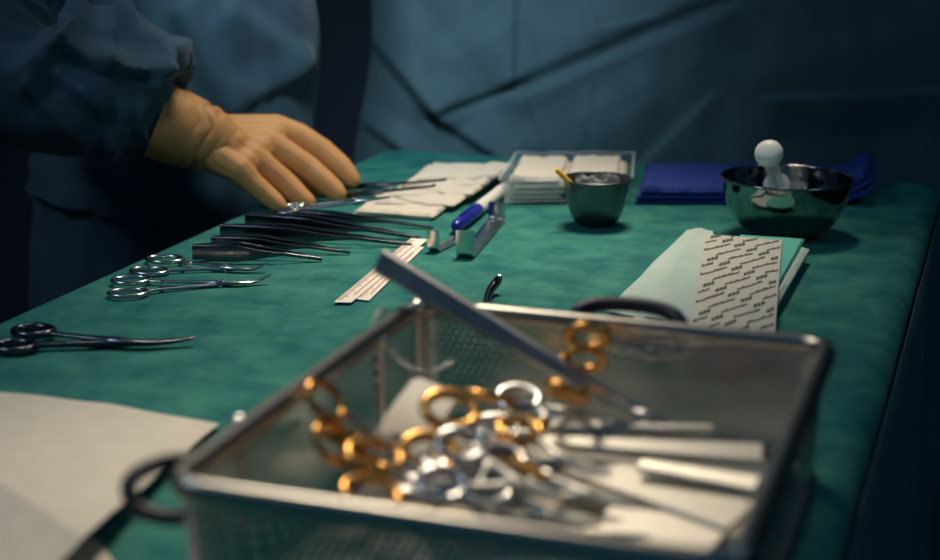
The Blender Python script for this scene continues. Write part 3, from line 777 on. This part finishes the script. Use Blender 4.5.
gridsheet(bm, rows, .0008); obj('top_sheet', bm, PAPER, root)
bm = B(); rows = []
for j in range(20):
    t = j/19; row = []
    for i in range(40):
        e = last[i]; dn = Vector((-.06, -.10, 0))*t
        row.append(Vector((e.x+dn.x*.55, e.y+dn.y*.55, max(.001, e.z*(1-t)**1.2+.0008*nz(e+dn, 20)))))
    rows.append(row)
gridsheet(bm, rows, .0008); obj('bent_flap', bm, PAPER, root)
bm = B(); q = [P(-60, 640)-c, P(165, 640)-c, P(98, 541)-c, P(-60, 520)-c]
pillow(bm, q, .0012, .0004, amp=.0006, seed=3, edge=.8)
tag(obj('white_sheet', bm, PAPER, loc=c+Vector((0, 0, 0))), 'thin white sheet lying under the paper towel at the near left corner', 'sheet')

# ------------------------------------------------------------------ mesh tray
TW, TD, TH = .3370, .4111, .1089
tc = Vector((.0466, .9885, T)); tray = thing('instrument_tray', 'big perforated steel tray in the foreground heaped with instruments', 'tray', tc, YAW)
def TL(a, b, h): return RX*a + DY*b + Vector((tc.x, tc.y, T+h))
def panel(name, fn, nu, nv, lu, lv):
    bm = B(); uv = bm.loops.layers.uv.new('UVMap')
    g = [[bm.verts.new(fn(i/nu, j/nv)) for i in range(nu+1)] for j in range(nv+1)]
    for j in range(nv):
        for i in range(nu):
            fc = bm.faces.new((g[j][i], g[j][i+1], g[j+1][i+1], g[j+1][i]))
            for l, (x, y) in zip(fc.loops, ((i, j), (i+1, j), (i+1, j+1), (i, j+1))): l[uv].uv = (x/nu*lu, y/nv*lv)
    return obj(name, bm, MESHM, tray)
CR = .022
hw, hd = TW/2-.004, TD/2-.004
path = []; acc = [0]
rr_ = [(x, y) for x, y, _, _ in rrect(hw, hd, CR, 20)]
for i in range(1, len(rr_)+1): a, b = rr_[i-1], rr_[i % len(rr_)]; acc.append(acc[-1]+math.hypot(a[0]-b[0], a[1]-b[1]))
bm = B(); uv = bm.loops.layers.uv.new('UVMap'); zs = [.006+.094*j/6 for j in range(7)]
g = [[bm.verts.new((x*(.975+.025*j/6), y*(.98+.02*j/6), z)) for x, y in rr_] for j, z in enumerate(zs)]
n = len(rr_)
for j in range(6):
    for i in range(n):
        fc = bm.faces.new((g[j][i], g[j][(i+1) % n], g[j+1][(i+1) % n], g[j+1][i]))
        for l, (x, y) in zip(fc.loops, ((i, j), (i+1, j), (i+1, j+1), (i, j+1))): l[uv].uv = (acc[x], zs[y])
obj('wall', bm, MESHM, tray)
panel('floor_panel', lambda u, v: Vector(((u-.5)*2*hw*.975, (v-.5)*2*hd*.98, .006)), 2, 2, TW, TD)
bm = B(); rings = []
sec = [(-.0045, -.0135), (0, -.0140), (.0045, -.0135), (.0064, -.011), (.0068, -.007), (.0060, -.0032), (.0038, -.0008), (0, 0), (-.0038, -.0008), (-.0060, -.0032), (-.0068, -.007), (-.0064, -.011)]
for x, y, nx, ny in rrect(TW/2-.004, TD/2-.004, CR, 20): rings.append([Vector((x+nx*a, y+ny*a, TH+b)) for a, b in sec])
loft(bm, rings, closed=True); obj('rim', bm, RIMST, tray)
bm = B(); rings = []
for x, y, nx, ny in rrect(hw*.975, hd*.98, CR, 20): rings.append([Vector((x+nx*a, y+ny*a, .004+b)) for a, b in ((-.004, 0), (-.0028, .0028), (0, .004), (.0028, .0028), (.004, 0), (.0028, -.0028), (0, -.0038), (-.0028, -.0028))])
loft(bm, rings, closed=True); obj('foot_rail', bm, RIMST, tray)
# corner posts
for sx in (-1, 1):
    for sy in (-1, 1):
        bm = B(); x, y = sx*(hw-.008), sy*(hd-.008); tube(bm, [(x*.97, y*.975, .006), (x*.985, y*.985, TH-.008)], .0035, 10); obj('corner_post', bm, SATIN, tray)
# handles: dark loops outside the back and left walls
def handle(pts, r):
    bm = B(); sp = spline(pts, 40); tube(bm, sp, r, 12, flat=1.0); return tag(obj('handle', bm, DARKPL, tray), 'dark handle loop')
y0 = TD/2+.004
handle([(-.036, y0-.004, .085), (-.034, y0+.004, .104), (-.020, y0+.012, .111), (.008, y0+.015, .113), (.036, y0+.012, .111), (.050, y0+.004, .104), (.052, y0-.004, .085)], .0062)
x0 = -TW/2-.002
handle([(x0+.004, -.183, .074), (x0-.010, -.185, .074), (x0-.026, -.185, .078), (x0-.035, -.176, .088), (x0-.031, -.160, .093), (x0-.018, -.145, .094), (x0+.002, -.135, .092)], .0052)
# clear disc in the shape of a latch's blurred highlight; pegs
bm = B(); lathe(bm, [(.0003, -.002), (.016, -.002), (.017, 0), (.016, .002), (.0003, .002)], 36)
bmesh.ops.rotate(bm, cent=(0, 0, 0), matrix=Matrix.Rotation(pi/2, 3, 'Y'), verts=bm.verts[:]); bmesh.ops.translate(bm, vec=(x0-.010, .165, .092), verts=bm.verts[:])
obj('latch_bokeh_disc', bm, CLEARK, tray)
def peg(px, py, z, zb=.008):
    p = P(px, py, z); l = p-tc; a = l.x*RX.x+l.y*RX.y; b = l.x*DY.x+l.y*DY.y
    bm = B(); tube(bm, [(a, b, zb), (a, b, z-.003)], .0032, 10); ball(bm, (a, b, z), .0072, 2, (1, 1, .85)); obj('peg', bm, STEEL, tray)
    return a, b
peg(380, 341, .098); peg(240, 423, .098); peg(236, 442, .090); peg(418, 306, .106)

# ---- what lies in the tray
def inst(name, label, p0, h0, p1, h1, rr=.0125, mr=GOLD, ms=SATIN, spread=.020, roll=0.0, thick=.0046, cat='surgical clamp', group='ring-handled instruments in the tray', **k):
    a, b = P(*p0, h0), P(*p1, h1)
    return ring_tool(name, label, frame(a, b, roll), (b-a).length, rr, mr, ms, spread, thick=thick, cat=cat, group=group, **k)
inst('needle_holder', 'gold-ringed needle holder standing highest in the tray heap, on the beige pad', (415, 428), .068, (560, 475), .045, .0150, spread=.020, roll=.5, thick=.0058, cat='needle holder')
inst('needle_holder', 'gold-ringed needle holder lying in the tray behind the highest ring, pointing right', (468, 398), .062, (640, 432), .045, .0135, spread=.017, roll=-.4, cat='needle holder')
inst('scissors', 'gold-ringed scissors near the front rim of the tray, left of the heap', (345, 474), .060, (520, 505), .035, .0145, spread=.019, roll=.3, blade='b', ratchet=False, cat='scissors')
inst('scissors', 'gold-ringed scissors by the left wall of the tray, apart from the heap', (308, 419), .091, (405, 452), .040, .0140, spread=.016, roll=.9, blade='b', ratchet=False, cat='scissors')
inst('artery_clamp', 'gold-ringed clamp by the left wall of the tray, nearer than the scissors', (332, 450), .066, (430, 476), .030, .0130, spread=.018, roll=.2)
inst('artery_clamp', 'gold-ringed clamp in the tray with its rings under the diagonal bar', (545, 392), .078, (690, 436), .050, .0120, spread=.015, roll=-.5)
inst('artery_clamp', 'gold-ringed clamp standing in for a reflection in the tray back wall, right of the diagonal bar', (566, 350), .096, (690, 362), .088, .0120, spread=.014, roll=-1.0)  # modelled clamp gives the glints of gold handles mirrored in the wall
inst('artery_clamp', 'steel-ringed clamp in the middle of the heap, between the gold rings', (455, 450), .055, (600, 500), .035, .0135, mr=STEEL, spread=.018, roll=.2)
inst('artery_clamp', 'steel-ringed clamp close to the front rim, right of the gold scissors', (400, 486), .045, (560, 520), .028, .0135, mr=STEEL, spread=.017, roll=-.2)
inst('artery_clamp', 'steel-ringed clamp with its rings against the back of the heap', (490, 412), .055, (650, 462), .040, .0125, mr=STEEL, spread=.017, roll=.4)
inst('artery_clamp', 'steel-ringed clamp lowest at the left of the heap, beside the beige pad', (372, 455), .045, (480, 500), .025, .0125, mr=STEEL, spread=.017, roll=.1)
inst('artery_clamp', 'plain steel clamp along the front rim of the tray, left of the low plate', (440, 498), .040, (600, 530), .030, .0130, mr=STEEL, ms=PLATE, spread=.016, roll=.33)
inst('needle_holder', 'plain steel needle holder pointing at the low plate, nearest the middle of the front rim', (470, 474), .052, (640, 512), .040, .0130, mr=STEEL, ms=PLATE, spread=.016, roll=.33, cat='needle holder')
inst('scissors', 'gold-ringed scissors in the heap just right of the highest ring', (490, 440), .064, (610, 480), .050, .0120, ms=PLATE, spread=.016, roll=.2, blade='b', ratchet=False, cat='scissors')
inst('artery_clamp', 'plain steel clamp in the heap between the highest gold ring and the front rim', (430, 462), .060, (560, 500), .045, .0125, mr=STEEL, ms=PLATE, spread=.017, roll=.5)
def bar(name, label, p0, h0, p1, h1, w0, w1, th, m, cat, roll=0.0, grip=None, group=None):
    a, b = P(*p0, h0), P(*p1, h1); L = (b-a).length
    root = thing(name, label, cat, mat3=frame(a, b, roll), group=group)
    def piece(nm, x0, x1, k, mm):
        bm = B(); rings = []
        for i in range(9):
            u = i/8; x = x0+(x1-x0)*u; t = x/L; wd = (w0*(1-t)+w1*t)*k; h = th*k; r = min(wd, h)*.25
            e = 1.0
            wd *= e; h *= e
            rings.append([Vector((x, y, z)) for y, z in ((-wd/2+r, -h/2), (wd/2-r, -h/2), (wd/2, -h/2+r), (wd/2, h/2-r), (wd/2-r, h/2), (-wd/2+r, h/2), (-wd/2, h/2-r), (-wd/2, -h/2+r))])
        loft(bm, rings); return obj(nm, bm, mm, root)
    if grip: piece('handle', 0, L*grip[0], 1.15, grip[1]); piece('blade', L*grip[0]-.002, L, .85, m)
    else: piece('handle', 0, L*.5, 1, m); piece('blade', L*.5-.001, L, .96, m)
    return root
bar('elevator', 'long flat steel lever slanting out of the tray over its back left corner', (380, 261), .142, (640, 415), .054, .0205, .012, .0095, SATIN, 'bone lever', roll=1.22)
bar('chisel', 'slim short steel chisel, farthest of the pale bars at the tray right', (548, 428), .056, (712, 430), .056, .010, .009, .008, PLATE, 'chisel', grip=(.6, PLATE), roll=.33, group='flat steel bars in the tray')
bar('chisel', 'broad steel chisel lying second among the pale bars at the tray right', (545, 442), .050, (762, 455), .050, .010, .022, .006, PLATE, 'chisel', roll=.33, group='flat steel bars in the tray')
bar('chisel', 'bright short steel chisel, third and nearest among the pale bars at the tray right', (640, 466), .048, (757, 486), .050, .010, .016, .006, PLATE, 'chisel', roll=.33, group='flat steel bars in the tray')
bar('flat_retractor', 'wide pale steel blade, nearest plate at the right of the tray', (560, 462), .036, (748, 512), .040, .020, .055, .004, PLATE, 'retractor', roll=.16, group='flat steel bars in the tray')
bar('flat_retractor', 'wide pale steel blade low by the front rim at the right of the tray', (600, 520), .026, (716, 545), .030, .040, .050, .004, PLATE, 'retractor', roll=.16, group='flat steel bars in the tray')
bar('gold_forceps', 'gold bar-handled forceps crossing the heap toward the front rim', (512, 462), .060, (585, 500), .045, .010, .006, .006, RIMST, 'forceps', grip=(.5, GOLD), roll=.3)
bar('gold_forceps', 'short gold-handled forceps tilted up at the right of the heap', (545, 420), .066, (520, 448), .058, .010, .006, .006, RIMST, 'forceps', grip=(.6, GOLD), roll=.3)
# silicone pad leaning up in the tray
q = [P(364, 452, .040), P(424, 462, .040), P(460, 394, .078), P(416, 376, .078)]; c = q[0]; bm = B(); rows = []
nrm = (q[1]-q[0]).cross(q[3]-q[0]).normalized()
for j in range(25):
    t = j/24; row = []
    for i in range(17):
        sx = i/16; ca = max(0, abs(sx-.5)*2-.8)/.2; cb = max(0, abs(t-.5)*2-.9)/.1
        ins = .006*ca*cb
        p = (q[0]*(1-sx)+q[1]*sx)*(1-t)+(q[3]*(1-sx)+q[2]*sx)*t-c
        row.append(p+nrm*(.004*sin(t*pi))+(q[0]-q[2]).normalized()*ins*(1 if t > .5 else -1))
    rows.append(row)
gridsheet(bm, rows, .005, -nrm)
tag(obj('silicone_pad', bm, SILI, loc=c), 'bright beige silicone pad leaning up behind the highest gold ring in the tray', 'pad')
# floor mat
bm = B(); box(bm, (0, 0, .0105), (TW-.05, TD-.05, .005), .002); o = tag(obj('tray_mat', bm, SILI, loc=tc), 'thin pale silicone mat covering the tray bottom', 'mat'); o.rotation_euler = (0, 0, YAW)
# bead chain
bm = B(); a, b = P(382, 342, .098), P(452, 362, .070)
for k in range(22):
    t = k/21; p = a.lerp(b, t)-a; p.z -= .016*sin(pi*t); ball(bm, p, .0021, 1)
pts = [a.lerp(b, k/21)-a-Vector((0, 0, .016*sin(pi*k/21))) for k in range(22)]; tube(bm, pts, .0007, 6)
tag(obj('bead_chain', bm, STEEL, loc=a), 'fine steel bead chain hanging from a peg at the back left of the tray', 'chain')
bpy.context.view_layer.update()
